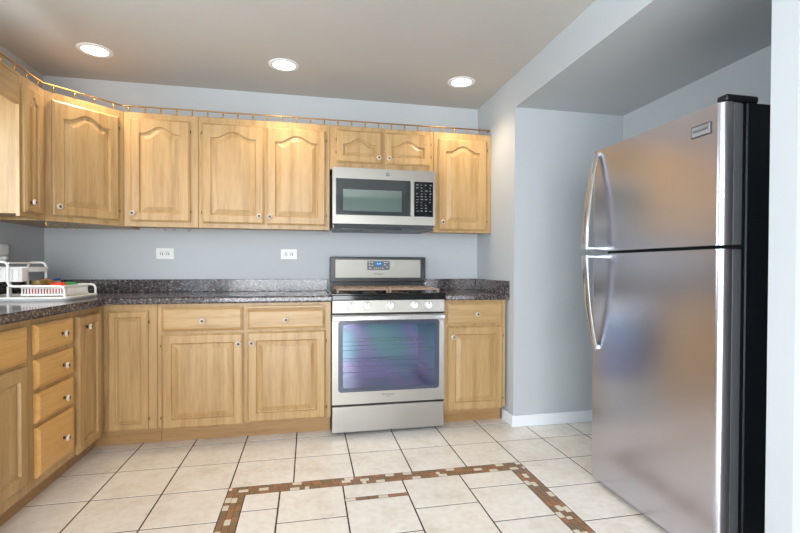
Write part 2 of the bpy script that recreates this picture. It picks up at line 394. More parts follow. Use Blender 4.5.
# upper run on the back wall
def upper(label, x0, x1, doors, z0=ZU0, **kw):
    r = thing('wall_cabinet', label, 'cabinet', (x0, 0, 0), 0); body_upper(x1 - x0, DU, z0, ZU1, r)
    for d in doors: fit_door(r, d[0] - x0, d[1] - x0, d[2], d[3], DU, d[4] - x0, d[5], d[6], **kw)
    return r
upper('single-door light maple wall cabinet just right of the angled corner cabinet', .612, 1.072, [(.655, 1.022, 1.407, 2.088, .675, 1.458, 1)])
upper('wide light maple wall cabinet with two tall arched doors, left of the microwave', 1.073, 1.958, [(1.099, 1.505, 1.404, 2.085, 1.474, 1.458, -1), (1.524, 1.93, 1.403, 2.082, 1.545, 1.456, 1)])
upper('short light maple wall cabinet with two small arched doors above the microwave', 1.959, 2.734, [(2.008, 2.335, 1.866, 2.098, 2.312, 1.905, -1), (2.362, 2.708, 1.866, 2.098, 2.388, 1.904, 1)], 1.812, arch=(.055, .043), fwid=.048, raise_w=.016)
upper('narrow light maple wall cabinet at the right end, against the wall corner', 2.735, XW - .002, [(2.771, 3.158, 1.39, 2.08, 2.800, 1.449, 1)])
# diagonal corner
r = thing('wall_cabinet', 'angled corner wall cabinet with one arched maple door', 'cabinet', (0, 0, 0)); bm = B()
DL = .305
prism(bm, [(.001, -.001), (.6105, -.001), (.6105, -DU + .002), (DL - .002, -.6105), (.001, -.6105)], ZU0, ZU1); obj('body', bm, M['wood'], r)
dr = bpy.data.objects.new('door_mount', None)
bpy.data.objects.remove(dr)
def diag_door():
    P0 = Vector((DL, -.6105, 0)); P1 = Vector((.6105, -DU, 0)); d = (P1 - P0); L = d.length; ang = math.atan2(d.y, d.x)
    o = panel_door(.034, L - .034, 1.405, 2.083, 0, r); o.location = P0 + Vector((math.sin(ang), -math.cos(ang), 0)) * .0008; o.rotation_euler = (0, 0, ang)
    knob(.060, 1.458, 0, o); hinge(L - .030, 2.01, 0, o); hinge(L - .030, 1.47, 0, o)
diag_door()
# narrow cabinet on the left wall
YL = -.851
r = thing('wall_cabinet', 'narrow wall cabinet on the left wall beside the window valance', 'cabinet', (0, YL, 0), PI / 2)
body_upper(-.612 - YL, DL, ZU0, ZU1, r); fit_door(r, .022, .188, 1.398, 2.085, DL, .062, 1.455, 1, fwid=.040, raise_w=.018, arch=(.045, .035))
# valance board over the sink window
bm = B(); box(bm, DL - .02, DL, -2.55, YL - .0008, 1.965, ZU1, .002); box(bm, DL - .024, DL + .004, -2.55, YL - .0008, ZU1 - .018, ZU1 + .0005, .002)
tag(obj('window_valance', bm, M['wood_h']), 'plain maple valance board running left from the narrow cabinet over the window', 'valance')
bpy.data.objects['window_valance'].data.materials[0] = wood('maple_valance', 'y')
r = thing('wall_cabinet', 'wall cabinet on the left wall on the camera side of the window', 'cabinet', (0, -3.15, 0), PI / 2)
body_upper(.6 - .0008, DL, ZU0, ZU1, r); fit_door(r, .03, .57, 1.398, 2.085, DL, .06, 1.455, 1)

# base run on the back wall
DB = .61
def base(label, x0, x1, doors, drawers, rz=0, loc=None, flat=(.055, 0), hole=None):
    r = thing('base_cabinet', label, 'cabinet', loc or (x0, 0, 0), rz); body_base(x1 - x0, DB, r, hole)
    for d in doors: fit_door(r, d[0] - x0, d[1] - x0, d[2], d[3], DB, d[4] - x0, d[5], d[6], arch=flat)
    for d in drawers:
        s = slab(d[0] - x0, d[1] - x0, d[2], d[3], -DB - .0006, r, m_=M['wood_drawer_lightened'] if rz else M['wood_h'])
        if d[4] is not None: knob(d[4] - x0, d[5], -DB - .0006, s)
    return r
r = base('wide maple base cabinet with two drawers over two doors, left of the range', .905, 1.953,
     [(.93, 1.406, .108, .690, 1.380, .624, -1), (1.429, 1.920, .118, .693, 1.458, .626, 1)], [(.93, 1.405, .708, .854, 1.169, .772), (1.429, 1.915, .708, .836, 1.668, .768)])
bm = B(); box(bm, 1.432 - .905, 1.913 - .905, -DB - .016, -DB - .0006, .843, .858, .003); obj('cutting_board', bm, M['wood_h'], r)['label'] = 'pull-out cutting board edge above the right drawer'
base('small maple base cabinet with one drawer and one door, right of the range', 2.729, XW - .014, [(2.752, 3.160, .109, .695, 2.785, .626, 1)], [(2.751, 3.158, .714, .861, 2.963, .782)])
# corner base cabinet, L-shaped with a door on each side
r = thing('base_cabinet', 'L-shaped corner base cabinet with two narrow doors meeting at the corner', 'cabinet'); bm = B()
prism(bm, [(.001, -.001), (.9035, -.001), (.9035, -DB), (DB, -DB), (DB, -.985), (.001, -.985)], .115, .878); obj('body', bm, M['wood'], r)
bm = B(); prism(bm, [(.52, -.984), (.53, -.984), (.53, -.53), (.9035, -.53), (.9035, -.52), (.52, -.52)], .001, .1145); obj('toe_kick', bm, M['toe'], r)
d = panel_door(.634, .855, .113, .838, -DB - .0006, r, arch=(.038, 0), fwid=.038, raise_w=.014); hinge(.859, .77, -DB, d); hinge(.859, .18, -DB, d)
d = panel_door(0, .268, .113, .842, 0, r, arch=(.05, 0), fwid=.05, raise_w=.02); d.location = (DB + .0008, -.962, 0); d.rotation_euler = (0, 0, PI / 2); knob(.085, .778, 0, d)
# left run
y0 = -1.374
base('four-drawer maple base cabinet on the left wall', y0, -.986, [], [(-1.345, -1.012, .714, .846, -1.130, .778), (-1.342, -1.010, .558, .688, -1.122, .620), (-1.340, -1.010, .404, .537, -1.118, .458), (-1.337, -1.010, .158, .383, -1.122, .262)], PI / 2, (0, y0, 0))
base('maple sink base cabinet at the left edge, with false drawer fronts over doors', -2.33, -1.3745, [(-1.845, -1.409, .165, .675, -1.82, .62, 1), (-2.30, -1.865, .165, .675, -1.89, .62, -1)], [(-1.845, -1.405, .694, .845, None, 0), (-2.30, -1.865, .694, .845, None, 0)], PI / 2, (0, -2.33, 0), hole=True)
base('maple base cabinet on the left wall on the camera side of the sink', -3.0, -2.331, [(-2.97, -2.36, .165, .675, -2.40, .62, -1)], [(-2.97, -2.36, .694, .845, -2.66, .77)], PI / 2, (0, -3.0, 0))

# countertops with backsplashes
def counter(name, label, pts, bevel_pts, splashes, cut=None):
    bm = B(); prism(bm, pts, .8795, .92)
    bm.verts.ensure_lookup_table()
    es = []
    for e in bm.edges:
        a, b = e.verts
        if abs(a.co.z - b.co.z) < 1e-6:
            for (p, q) in bevel_pts:
                if all(min((Vector((v.co.x, v.co.y)) - Vector(w)).length for w in (p, q)) < 1e-4 for v in (a, b)) and (Vector((a.co.x, a.co.y)) - Vector((b.co.x, b.co.y))).length > .01: es.append(e)
    bmesh.ops.bevel(bm, geom=es, offset=.010, segments=4, affect='EDGES', profile=.5)
    bmesh.ops.recalc_face_normals(bm, faces=bm.faces[:])
    o = obj(name, bm, M['granite']); tag(o, label, 'countertop')
    if cut:
        bc = B(); box(bc, *cut, .8, 1.0); c = obj('tmp_cut', bc, M['granite']); md = o.modifiers.new('b', 'BOOLEAN'); md.object = c; md.operation = 'DIFFERENCE'; md.solver = 'EXACT'
        bpy.context.view_layer.update(); me = bpy.data.meshes.new_from_object(o.evaluated_get(bpy.context.evaluated_depsgraph_get())); o.modifiers.clear(); o.data = me; bpy.data.objects.remove(c)
    for s in splashes:
        bs = B(); box(bs, *s, .9203, 1.012, .002); obj('backsplash', bs, M['granite'], o)
    return o
counter('granite_countertop', 'speckled brown granite countertop wrapping the left corner up to the range', [(.001, -.001), (1.955, -.001), (1.955, -.648), (.70, -.648), (.648, -.70), (.648, -3.0), (.001, -3.0)],
        [((1.955, -.648), (.70, -.648)), ((.70, -.648), (.648, -.70)), ((.648, -.70), (.648, -3.0))], [(.022, 1.955, -.021, -.001), (.001, .0215, -3.0, -.001)], (.10, .55, -2.25, -1.50))
counter('granite_countertop', 'short speckled brown granite countertop right of the range', [(2.729, -.001), (3.199, -.001), (3.199, -.648), (2.729, -.648)],
        [((2.729, -.648), (3.199, -.648))], [(2.729, 3.178, -.021, -.001), (3.1785, 3.199, -.646, -.001)])

# sink and faucet
r = thing('kitchen_sink', 'stainless kitchen sink set in the granite counter under the window', 'sink', (.325, -1.875, .92)); bm = B()
for (a, b, c, d_) in ((-.235, .235, -.385, -.365), (-.235, .235, .365, .385), (-.235, -.215, -.365, .365), (.215, .235, -.365, .365)): box(bm, a, b, c, d_, .0005, .004)
for (a, b, c, d_, e, f) in ((-.22, .22, -.37, -.365, -.19, .0005), (-.22, .22, .365, .37, -.19, .0005), (-.22, -.215, -.365, .365, -.19, .0005), (.215, .22, -.365, .365, -.19, .0005), (-.22, .22, -.37, .37, -.195, -.19)): box(bm, a, b, c, d_, e, f)
obj('basin', bm, M['steel'], r)
r = thing('kitchen_faucet', 'chrome gooseneck faucet behind the sink', 'faucet', (.060, -1.875, .9205)); bm = B(); lathe(bm, [(0, 0), (.026, 0), (.026, .006), (.016, .012), (.014, .05), (0, .05)]); obj('base', bm, M['chrome'], r, True)
bm = B(); tube(bm, rounded([(0, 0, .04), (0, 0, .30), (.20, 0, .30), (.20, 0, .20)], .1, 10), .011, 12); obj('spout', bm, M['chrome'], r, True)
bm = B(); tube(bm, [(0, .012, .035), (0, .075, .06)], .006, 8); obj('lever', bm, M['chrome'], r, True)

# ------------------------------------------------------------------ brass gallery rail
r = thing('gallery_rail', 'thin brass gallery rail with small turned spindles on top of the wall cabinets', 'rail')
ZR = 2.171
path = [(DL - .008, -2.54, ZR), (DL - .008, -.618, ZR), (.602, -DU + .008, ZR), (XW - .012, -DU + .008, ZR), (XW - .012, -DU + .055, ZR)]
bm = B(); tube(bm, path, .0045, 10); obj('rod', bm, M['brass'], r, True)
bm = B(); lathe(bm, [(0, 0), (.0075, 0), (.0075, .0025), (.003, .006), (.0028, .012), (.0055, .017), (.0062, .021), (.0055, .025), (.0028, .030), (.0028, .0372), (0, .0372)], 10)
sp0 = obj('spindle', bm, M['brass'], r, True); first = True
def spindle(x, y):
    global first
    s = sp0 if first else sp0.copy()
    if not first: C.objects.link(s); s.parent = r
    first = False; s.location = (x, y, ZU1 + .0006)
for k in range(27):
    x = .64 + k * .0985
    if x < XW - .01: spindle(x, -DU + .008)
for k in range(4): f = (k + .5) / 4; spindle(DL - .008 + f * (.602 - DL + .008), -.618 + f * (-DU + .008 + .618))
for k in range(18): spindle(DL - .008, -.66 - k * .105)

# cup hooks under the corner cabinets
h0 = None
def hook(x, y, rz, label):
    global h0
    if h0 is None:
        bm = B(); lathe(bm, [(0, 0), (.007, 0), (.007, -.0012), (0, -.0012)], 10)
        tube(bm, rounded([(0, 0, -.001), (0, 0, -.016), (.012, 0, -.030), (.024, 0, -.020), (.024, 0, -.010)], .012, 4), .0017, 6); h0 = obj('cup_hook', bm, M['brass'], None, True); o = h0
    else: o = h0.copy(); C.objects.link(o)
    o.location = (x, y, ZU0 - .0004); o.rotation_euler = (0, 0, rz); tag(o, label, 'hook', 'cup hooks under the wall cabinets')
for i, (x, y) in enumerate([(.262, -.512), (.262, -.40), (.311, -.386), (.36, -.325)]): hook(x, y, .6 + i * .9, 'small brass cup hook under the angled corner wall cabinet')
for i, (x, y) in enumerate([(.764, -.177), (.806, -.12), (.885, -.14), (.985, -.12)]): hook(x, y, .3 + i * 1.1, 'small brass cup hook under the single-door cabinet right of the corner')
for o_ in bpy.data.objects:
    if o_.name.startswith('cup_hook') and o_.location.x < .5: o_.location.z = ZU0 - .0004
    elif o_.name.startswith('cup_hook'): o_.location.z = ZU0 + .0135

# ------------------------------------------------------------------ microwave
r = thing('microwave', 'stainless over-the-range microwave under the short wall cabinet', 'microwave', (1.974, 0, 1.378)); W = .748; H = .430; YM = -.40
bm = B(); box(bm, .003, W - .003, -.36, -.002, .012, H - .0, .002); obj('housing', bm, M['steel'], r)
def frame(bm, x0, x1, z0, z1, a, b, c, d, y0, y1, bev=.002):   # plate with a window
    box(bm, x0, a, y0, y1, z0, z1, bev); box(bm, b, x1, y0, y1, z0, z1, bev); box(bm, a, b, y0, y1, z0, c, 0); box(bm, a, b, y0, y1, d, z1, 0)
bm = B(); frame(bm, 0, .585, .036, .4315, .024, .556, .098, .355, YM, -.361, .0); d = obj('door', bm, M['steel'], r)
bm = B(); frame(bm, .024, .556, .098, .355, .073, .497, .127, .280, YM - .001, YM + .004, 0); obj('window_border', bm, mat('dark_grey_glass', lin(52, 56, 58), .1), d)
bm = B(); box(bm, .073, .497, YM + .001, YM + .004, .127, .280); obj('window_pane', bm, M['micro_glass'], d)
bm = B(); box(bm, .024, .556, YM + .03, YM + .035, .098, .355); obj('mesh_screen', bm, mat('grey_mesh', lin(160, 168, 162), .4), d)
bm = B(); box(bm, .557, .583, YM - .028, YM - .016, .098, .356, .003, 0, 2); box(bm, .563, .577, YM - .018, YM, .110, .128); box(bm, .563, .577, YM - .018, YM, .325, .343); obj('handle', bm, M['steel'], d)
bm = B(); box(bm, .5365, .5565, YM - .0025, YM - .0011, .1, .353); obj('door_edge_strip', bm, M['black'], d)
bm = B(); frame(bm, .586, W, .036, .4315, .589, .730, .098, .352, YM, -.361, 0); p = obj('control_panel', bm, M['steel'], r)
bm = B(); box(bm, .589, .730, YM - .001, YM + .003, .098, .352)
for i in range(11):
    for j in range(4):
        if i in (0,) : continue
        z = .115 + i * .021; x = .603 + j * .033
        if random.random() < .9:
            w_ = random.choice((.010, .016, .020)); box(bm, x, x + w_, YM - .0016, YM - .0009, z, z + random.choice((.004, .007)), 0, 1)
obj('keypad', bm, [M['black_gloss'], M['mark_grey']], p)
bm = B(); lathe(bm, [(0, 0), (.012, 0), (.012, .001), (.0, .001)], 24, Matrix.Translation((.393, YM, .395)) @ _km); tube(bm, [(.393 + .0115 * math.cos(a * PI / 12), YM - .001, .395 + .0115 * math.sin(a * PI / 12)) for a in range(24)], .0012, 6, True); obj('emblem', bm, M['grey_plastic'], d)
text_mesh('lettering', 'GE', .012, M['mark_light'], d, (.393, YM - .0015, .395), (PI / 2, 0, 0))
bm = B(); # hood underside wedge
for (za, zb) in ((0, 0),): 
    vs = [(0.003, -.395, .035), (W - .003, -.395, .035), (W - .02, -.36, .004), (.02, -.36, .004), (.02, -.01, .0), (W - .02, -.01, 0), (0.003, -.01, .035), (W - .003, -.01, .035)]
    v = [bm.verts.new(p_) for p_ in vs]
    for f in ((0, 1, 2, 3), (3, 2, 5, 4), (0, 3, 4, 6), (1, 7, 5, 2), (4, 5, 7, 6), (0, 6, 7, 1)): bm.faces.new([v[i] for i in f])
obj('hood_base', bm, M['grey_plastic'], r)
bm = B(); box(bm, .22, .50, -.385, -.20, -.004, .006); obj('grease_filter', bm, M['black'], r)
bm = B(); box(bm, .06, .16, -.372, -.28, -.002, .006, .002); box(bm, .58, .68, -.372, -.28, -.002, .006, .002); obj('task_light', bm, M['grey_plastic'], r)

# ------------------------------------------------------------------ range
r = thing('gas_range', 'freestanding stainless gas range with five knobs and oven window', 'stove', (1.9585, 0, 0)); W = .7585
bm = B(); t_ = .018
box(bm, 0.002, t_, -.625, -.02, .03, .905); box(bm, W - t_, W - .002, -.625, -.02, .03, .905); box(bm, t_, W - t_, -.04, -.02, .03, .905); box(bm, t_, W - t_, -.625, -.04, .03, .20); box(bm, t_, W - t_, -.625, -.04, .79, .905)
obj('body', bm, M['black'], r)
bm = B(); a, b_, c, d_ = .05, W - .05, .24, .77
box(bm, t_ + .001, a, -.624, -.041, .201, .789); box(bm, b_, W - t_ - .001, -.624, -.041, .201, .789); box(bm, a, b_, -.10, -.041, .201, .789); box(bm, a, b_, -.624, -.10, .201, c); box(bm, a, b_, -.624, -.10, d_, .789); obj('oven_cavity', bm, M['enamel'], r)
for z in (.40, .55):
    bm = B()
    for y in (-.60, -.42, -.24, -.12): tube(bm, [(a + .003, y, z), (b_ - .003, y, z)], .004, 6)
    for k in range(15): x = a + .03 + k * .043; tube(bm, [(x, -.60, z + .005), (x, -.12, z + .005)], .002, 5)
    obj('oven_rack', bm, M['chrome'], r, True)
# oven door
YD = -.660; bm = B(); frame(bm, 0, W, .206, .792, .044, W - .040, .290, .750, YD, -.627, 0)
d = obj('oven_door', bm, M['steel'], r)
def rrect(x0, x1, z0, z1, rad, y, n=6):
    out = []
    for cx, cz, a0 in ((x1 - rad, z0 + rad, -90), (x1 - rad, z1 - rad, 0), (x0 + rad, z1 - rad, 90), (x0 + rad, z0 + rad, 180)):
        for k in range(n + 1): a_ = math.radians(a0 + 90 * k / n); out.append((cx + rad * math.cos(a_), y, cz + rad * math.sin(a_)))
    return out
bm = B()
o1 = [bm.verts.new(p_) for p_ in rrect(.040, W - .036, .286, .754, .022, YD - .0012)]; i1 = [bm.verts.new(p_) for p_ in rrect(.070, W - .066, .312, .730, .012, YD - .0012)]
o2 = [bm.verts.new(p_) for p_ in rrect(.040, W - .036, .286, .754, .022, YD + .004)]; i2 = [bm.verts.new(p_) for p_ in rrect(.070, W - .066, .312, .730, .012, YD + .004)]
n_ = len(o1)
for k in range(n_):
    k2 = (k + 1) % n_
    for A_, B_ in ((o1, i1), (i1, i2), (i2, o2), (o2, o1)): bm.faces.new((A_[k], A_[k2], B_[k2], B_[k]))
obj('window_border', bm, mat('slate_grey_glass', lin(70, 76, 92), .15), d)
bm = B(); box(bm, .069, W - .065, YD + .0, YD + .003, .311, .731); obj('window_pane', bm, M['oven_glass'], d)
bm = B(); box(bm, .002, W - .002, YD - .042, YD - .028, .758, .790, .006, 0, 3); box(bm, .02, .05, YD - .03, YD, .762, .786); box(bm, W - .05, W - .02, YD - .03, YD, .762, .786); obj('handle', bm, M['handle_steel'], d)
text_mesh('lettering', 'Whirlpool', .020, M['mark_dark'], d, (W / 2 - .01, YD - .0005, .262), (PI / 2, 0, 0)); bm = B(); box(bm, W / 2 - .02, W / 2, YD - .0007, YD, .246, .249); obj('emblem', bm, M['mark_dark'], d)
bm = B(); box(bm, 0, W, YD, -.627, .022, .194, .003); obj('storage_drawer', bm, M['steel'], r)
bm = B(); box(bm, .03, W - .03, -.60, -.05, .001, .030); obj('base', bm, M['black'], r)
bm = B(); box(bm, 0, W, YD - .004, -.60, .804, .890, .003); cp = obj('control_panel', bm, M['steel'], r)
for i, x in enumerate((.121, .224, .381, .544, .642)):
    bm = B(); lathe(bm, [(0, 0), (.026, 0), (.026, .003), (.024, .006), (.0235, .022), (.021, .026), (0, .0265)], 28, Matrix.Translation((x, YD - .0045, .853)) @ _km, [0] * 6)
    box(bm, x - .0022, x + .0022, YD - .0325, YD - .030, .858, .876, 0, 1); obj('knob', bm, [mat('knob_satin_%s' % 'silver', lin(236, 234, 232), .4, .1) if i == 0 else bpy.data.materials['knob_satin_silver'], M['mark_dark']], cp, True)
bm = B(); box(bm, -.010, W + .008, -.672, -.05, .892 + .029, .934, .004, 0, 2); box(bm, 0, W, -.668, -.60, .8905, .922, .003); box(bm, .01, W - .01, -.60, -.05, .9055, .922)
ct = obj('cooktop', bm, M['black_gloss'], r)
for i, (x, y, q) in enumerate(((.17, -.50, .045), (.17, -.22, .035), (.38, -.36, .05), (.59, -.50, .04), (.59, -.22, .035))):
    bm = B(); lathe(bm, [(0, .934), (q + .01, .934), (q + .008, .942), (q, .946), (q, .951), (0, .953)], 24, Matrix.Translation((x, y, 0))); obj('burner', bm, M['black'], r, True)
for x0, x1 in ((.030, .3755), (.3785, .728)):
    bm = B(); z0, z1 = .952, .962
    for y in (-.635, -.50, -.36, -.22, -.085): box(bm, x0, x1, y - .006, y + .006, z0, z1, .002)
    for k in range(5): x = x0 + .006 + (x1 - x0 - .012) * k / 4; box(bm, x - .006, x + .006, -.629, -.091, z0, z1, .002)
    for x in (x0 + .008, x1 - .008):
        for y in (-.635, -.085): box(bm, x - .006, x + .006, y - .006, y + .006, .9342, z0)
    obj('burner_grate', bm, M['iron'], r)
# backguard
bm = B(); box(bm, .014, .772 - .004, -.046, -.0, .9345, .985); box(bm, .012, .770, -.066, -.0, .990, 1.186, .004); box(bm, .03, .75, -.052, 0, .985, .990)
bg = obj('backguard', bm, M['black'], r)
bg.location.y = -.022
bm = B(); box(bm, .052, .730, -.071, -.0665, 1.022, 1.166, .002); sp = obj('backguard_panel', bm, steel('backguard_steel', (158, 154, 146), .5), r); sp.location.y = -.022
bm = B()
for p_ in [rrect(.300, .477, 1.084, 1.154, .008, 0)]:
    A_ = [bm.verts.new((x, -.0725, z)) for x, _, z in p_]; Z_ = [bm.verts.new((x, -.071, z)) for x, _, z in p_]; bm.faces.new(A_); bm.faces.new(Z_); n_ = len(A_)
    for k in range(n_): bm.faces.new((A_[k], A_[(k + 1) % n_], Z_[(k + 1) % n_], Z_[k]))
bk = bm
bm = B(); box(bm, .364, .416, -.0735, -.0725, 1.116, 1.149); obj('display', bm, M['screen'], sp)
text_mesh('digits', '4:14', .020, M['segments'], sp, (.392, -.0742, 1.133), (PI / 2, 0, 0), .0003)
bm = bk
for (x, z, w_) in [(.312, 1.143, .012), (.334, 1.143, .012), (.312, 1.122, .012), (.334, 1.120, .012), (.314, 1.100, .018), (.356, 1.098, .006), (.372, 1.098, .006), (.388, 1.098, .006), (.404, 1.098, .006), (.420, 1.098, .010), (.432, 1.143, .012), (.452, 1.143, .010), (.432, 1.125, .012), (.452, 1.108, .010)]: box(bm, x, x + w_, -.0731, -.0725, z - .003, z + .003, 0, 1)
obj('keypad', bm, [M['grey_plastic'], M['mark_light']], sp)
text_mesh('lettering', 'Whirlpool', .019, M['mark_dark'], sp, (.388, -.0713, 1.054), (PI / 2, 0, 0))

# ------------------------------------------------------------------ refrigerator
r = thing('refrigerator', 'tall stainless refrigerator with top freezer standing in the alcove', 'refrigerator', (3.249, 0, 0)); FY0, FY1 = -2.303, -1.528
bm = B(); box(bm, .108, .755, FY0 + .004, FY1 - .004, .045, 1.706, .004); obj('cabinet_body', bm, M['fridge_black'], r)
bm = B(); box(bm, .089, .1075, FY0 + .012, FY1 - .012, .05, 1.70); obj('gasket', bm, M['black'], r)
bm = B(); box(bm, .05, .107, FY0 + .02, FY1 - .02, .008, .044); 
for x in (.15, .70):
    for y in (FY0 + .06, FY1 - .06): box(bm, x - .02, x + .02, y - .02, y + .02, .001, .0449)
obj('toe_grille', bm, M['black'], r)
def fdoor(name, z0, z1):
    bm = B(); pts = []
    # cross-section in x,y : front at x=0, rounded vertical edges
    rr = .040
    def arc(cx, cy, a0, a1, n=8, rx=rr, ry=.026): return [(cx + rx * math.cos(math.radians(a0 + (a1 - a0) * k / n)), cy + ry * math.sin(math.radians(a0 + (a1 - a0) * k / n))) for k in range(n + 1)]
    pts += [(.046, FY1)]; 
    pts = arc(rr, FY0 + .026, 270, 180) + arc(rr, FY1 - .026, 180, 90) + [(.046, FY1), (.046, FY0)]
    prism(bm, pts, z0, z1)
    es = [e for e in bm.edges if abs(e.verts[0].co.z - e.verts[1].co.z) < 1e-6 and (e.verts[0].co.x < .0459 or e.verts[1].co.x < .0459)]
    bmesh.ops.bevel(bm, geom=es, offset=.004, segments=2, affect='EDGES')
    d = obj(name, bm, M['steel_fridge'], r, True)
    bm = B(); box(bm, .0465, .088, FY0 + .001, FY1 - .001, z0 + .002, z1 - .001, .003); obj('door_liner', bm, M['grey_plastic'], d); return d
lo = fdoor('refrigerator_door', .028, 1.176); hi = fdoor('freezer_door', 1.190, 1.702)
def fhandle(parent, z_at, z_end, yh):
    bm = B(); n = 22; prev = None; secs = []
    for k in range(n + 1):
        t = k / n; z = z_at + (z_end - z_at) * t; off = -.010 - .062 * math.sin(t * PI / 2) ** .9
        wy = .019 + .007 * t; th = .008
        sec = []
        for a in range(12):
            an = 2 * PI * a / 12; sec.append(bm.verts.new((off + th * math.cos(an), yh + wy * math.sin(an), z)))
        secs.append(sec)
    for a, b in zip(secs, secs[1:]):
        for k in range(12): bm.faces.new((a[k], a[(k + 1) % 12], b[(k + 1) % 12], b[k]))
    bm.faces.new(secs[0]); bm.faces.new(secs[-1])
    zz = z_end + (.010 if z_end < z_at else -.010)
    box(bm, -.075, .004, yh - .010, yh + .010, min(zz, z_end) - .001, max(zz, z_end) + .001, .003); z2 = z_at
    box(bm, -.012, .003, yh - .011, yh + .011, z2 - .012, z2 + .012, .003)
    return obj('handle', bm, M['handle_steel'], parent, True)
fhandle(hi, 1.680, 1.200, FY1 - .055); fhandle(lo, .705, 1.168, FY1 - .055)
bm = B(); box(bm, -.004, -.0005, -2.255, -2.165, 1.600, 1.645, .001, 0); box(bm, -.0055, -.004, -2.250, -2.170, 1.604, 1.641, .0008, 1); bd = obj('badge', bm, [M['mark_dark'], M['chrome']], hi)
text_mesh('lettering', 'FRIGIDAIRE', .0135, M['mark_dark'], bd, (-.0057, -2.21, 1.6225), (PI / 2, 0, -PI / 2))
bm = B(); box(bm, .02, .16, FY0 + .004, FY0 + .05, 1.7065, 1.732, .008, 0, 3); obj('hinge_cover', bm, M['black'], r, True)

# ------------------------------------------------------------------ recessed ceiling lights
def can(x, y, label):
    r = thing('recessed_light', label, 'ceiling light', (x, y, ZC), 0, None); bm = B()
    lathe(bm, [(.068, -.0005), (.098, -.0005), (.098, -.004), (.090, -.007), (.072, -.006), (.068, -.0005)], 36); obj('trim_ring', bm, M['trim'], r, True)
    bm = B(); lathe(bm, [(0, -.0035), (.0715, -.0035), (.0715, -.001), (0, -.001)], 32); obj('diffuser', bm, M['lamp'], r)
    l = bpy.data.lights.new('recessed_lamp', 'SPOT'); l.energy = CAN_POWER * 4.2; l.spot_size = math.radians(132); l.spot_blend = 1; l.shadow_soft_size = .06; l.color = (1, .80, .57)
    o = bpy.data.objects.new('recessed_lamp', l); C.objects.link(o); o.parent = r; o.location = (0, 0, -.07)
can(.527, -.50, 'leftmost recessed ceiling light, above the angled corner cabinet'); can(1.651, -.535, 'middle recessed ceiling light of the row, above the double-door wall cabinet'); can(2.878, -.517, 'rightmost recessed ceiling light, near the wall corner')
can(.9, -4.0, 'added recessed fill light behind the camera on the left'); can(2.1, -4.5, 'added recessed fill light behind the camera in the middle'); can(4.6, -4.6, 'added recessed fill light behind the camera on the right')  # out-of-view row added for warm fill

# ------------------------------------------------------------------ outlets
def outlet(name, label, loc, rz, w=.121, h=.079, dark=True):
    r = thing(name, label, 'outlet', loc, rz); bm = B(); box(bm, -w / 2, w / 2, -.0065, -.0006, -h / 2, h / 2, .0025, 0, 2); obj('plate', bm, M['white_plastic'], r)
    bm = B()
    for s in (-1, 1):
        box(bm, s * .021 - .016, s * .021 + .016, -.0082, -.0065, -.0165, .0165, .003, 0); 
        box(bm, s * .021 - .010, s * .021 - .006, -.0088, -.0081, -.011, .006, 0, 1); box(bm, s * .021 + .003, s * .021 + .007, -.0088, -.0081, -.012, .007, 0, 1); box(bm, s * .021 - .004, s * .021 + .002, -.0088, -.0081, .009, .014, 0, 1)
    box(bm, -.0015, .0015, -.0088, -.0064, -.0015, .0015, 0, 1); obj('receptacle', bm, [M['white_plastic'], M['slot']], r)
outlet('wall_outlet', 'white horizontal outlet on the back wall, left of the two', (.780, 0, 1.2015), 0)
outlet('wall_outlet', 'white horizontal outlet on the back wall, nearer the range', (1.662, 0, 1.204), 0)
outlet('wall_outlet', 'white outlet on the left wall beside the corner', (0, -.545, 1.195), PI / 2)
r = thing('plug_in_device', 'white rounded plug-in device on the left wall at the photo edge', 'plug', (0, -.520, 1.20), PI / 2)
bm = B(); box(bm, -.055, .045, -.052, -.0095, -.035, .040, .016, 0, 4); obj('housing', bm, M['white_plastic'], r, True)
bm = B(); box(bm, .0, .034, -.055, -.014, -.062, -.0355, .010, 0, 3); obj('lower_nozzle', bm, M['white_plastic'], r, True)

# ------------------------------------------------------------------ dish rack in the corner
ZT = .9206
r = thing('dish_tray', 'white plastic drip tray on the counter in the left corner', 'tray', (0, 0, ZT)); bm = B()
X0, X1, YA, YB = .045, .550, -.885, -.51
def rr2(x0, x1, y0, y1, rad, z, n=5): return [(x, y, z) for x, _, y in [(p_[0], 0, p_[2]) for p_ in rrect(x0, x1, y0, y1, rad, 0, n)]]
rg = [[bm.verts.new(p_) for p_ in rr2(X0 + i_, X1 - i_, YA + i_, YB - i_, .04, z)] for i_, z in ((.012, 0), (.010, .007), (.001, .009), (0, .012), (0, .019), (.002, .021), (.006, .021), (.016, .006), (.03, .004))]
for a, b in zip(rg, rg[1:]):
    for k in range(len(a)): bm.faces.new((a[k], a[(k + 1) % len(a)], b[(k + 1) % len(a)], b[k]))
bm.faces.new(rg[0]); bm.faces.new(rg[-1]); obj('tray', bm, M['white_plastic'], r, True)
r = thing('dish_rack', 'white two-tier dish rack standing on the tray', 'dish rack', (0, 0, ZT)); RZ = .0045
def stepframe(y, x_off):
    bm = B(); x = x_off
    tube(bm, rounded([(.522 + x, y, RZ), (.522 + x, y, .077), (.258 + x, y, .077), (.258 + x, y, .207), (.165 + x, y, .207), (.165 + x, y, RZ)], .028, 6), .0065, 10)
    tube(bm, [(.258 + x, y, .077), (.258 + x, y, .020)], .0055, 8)
    obj('side_frame', bm, M['white_plastic'], r, True)
stepframe(-.860, -.005); stepframe(-.55, .020)
bm = B()
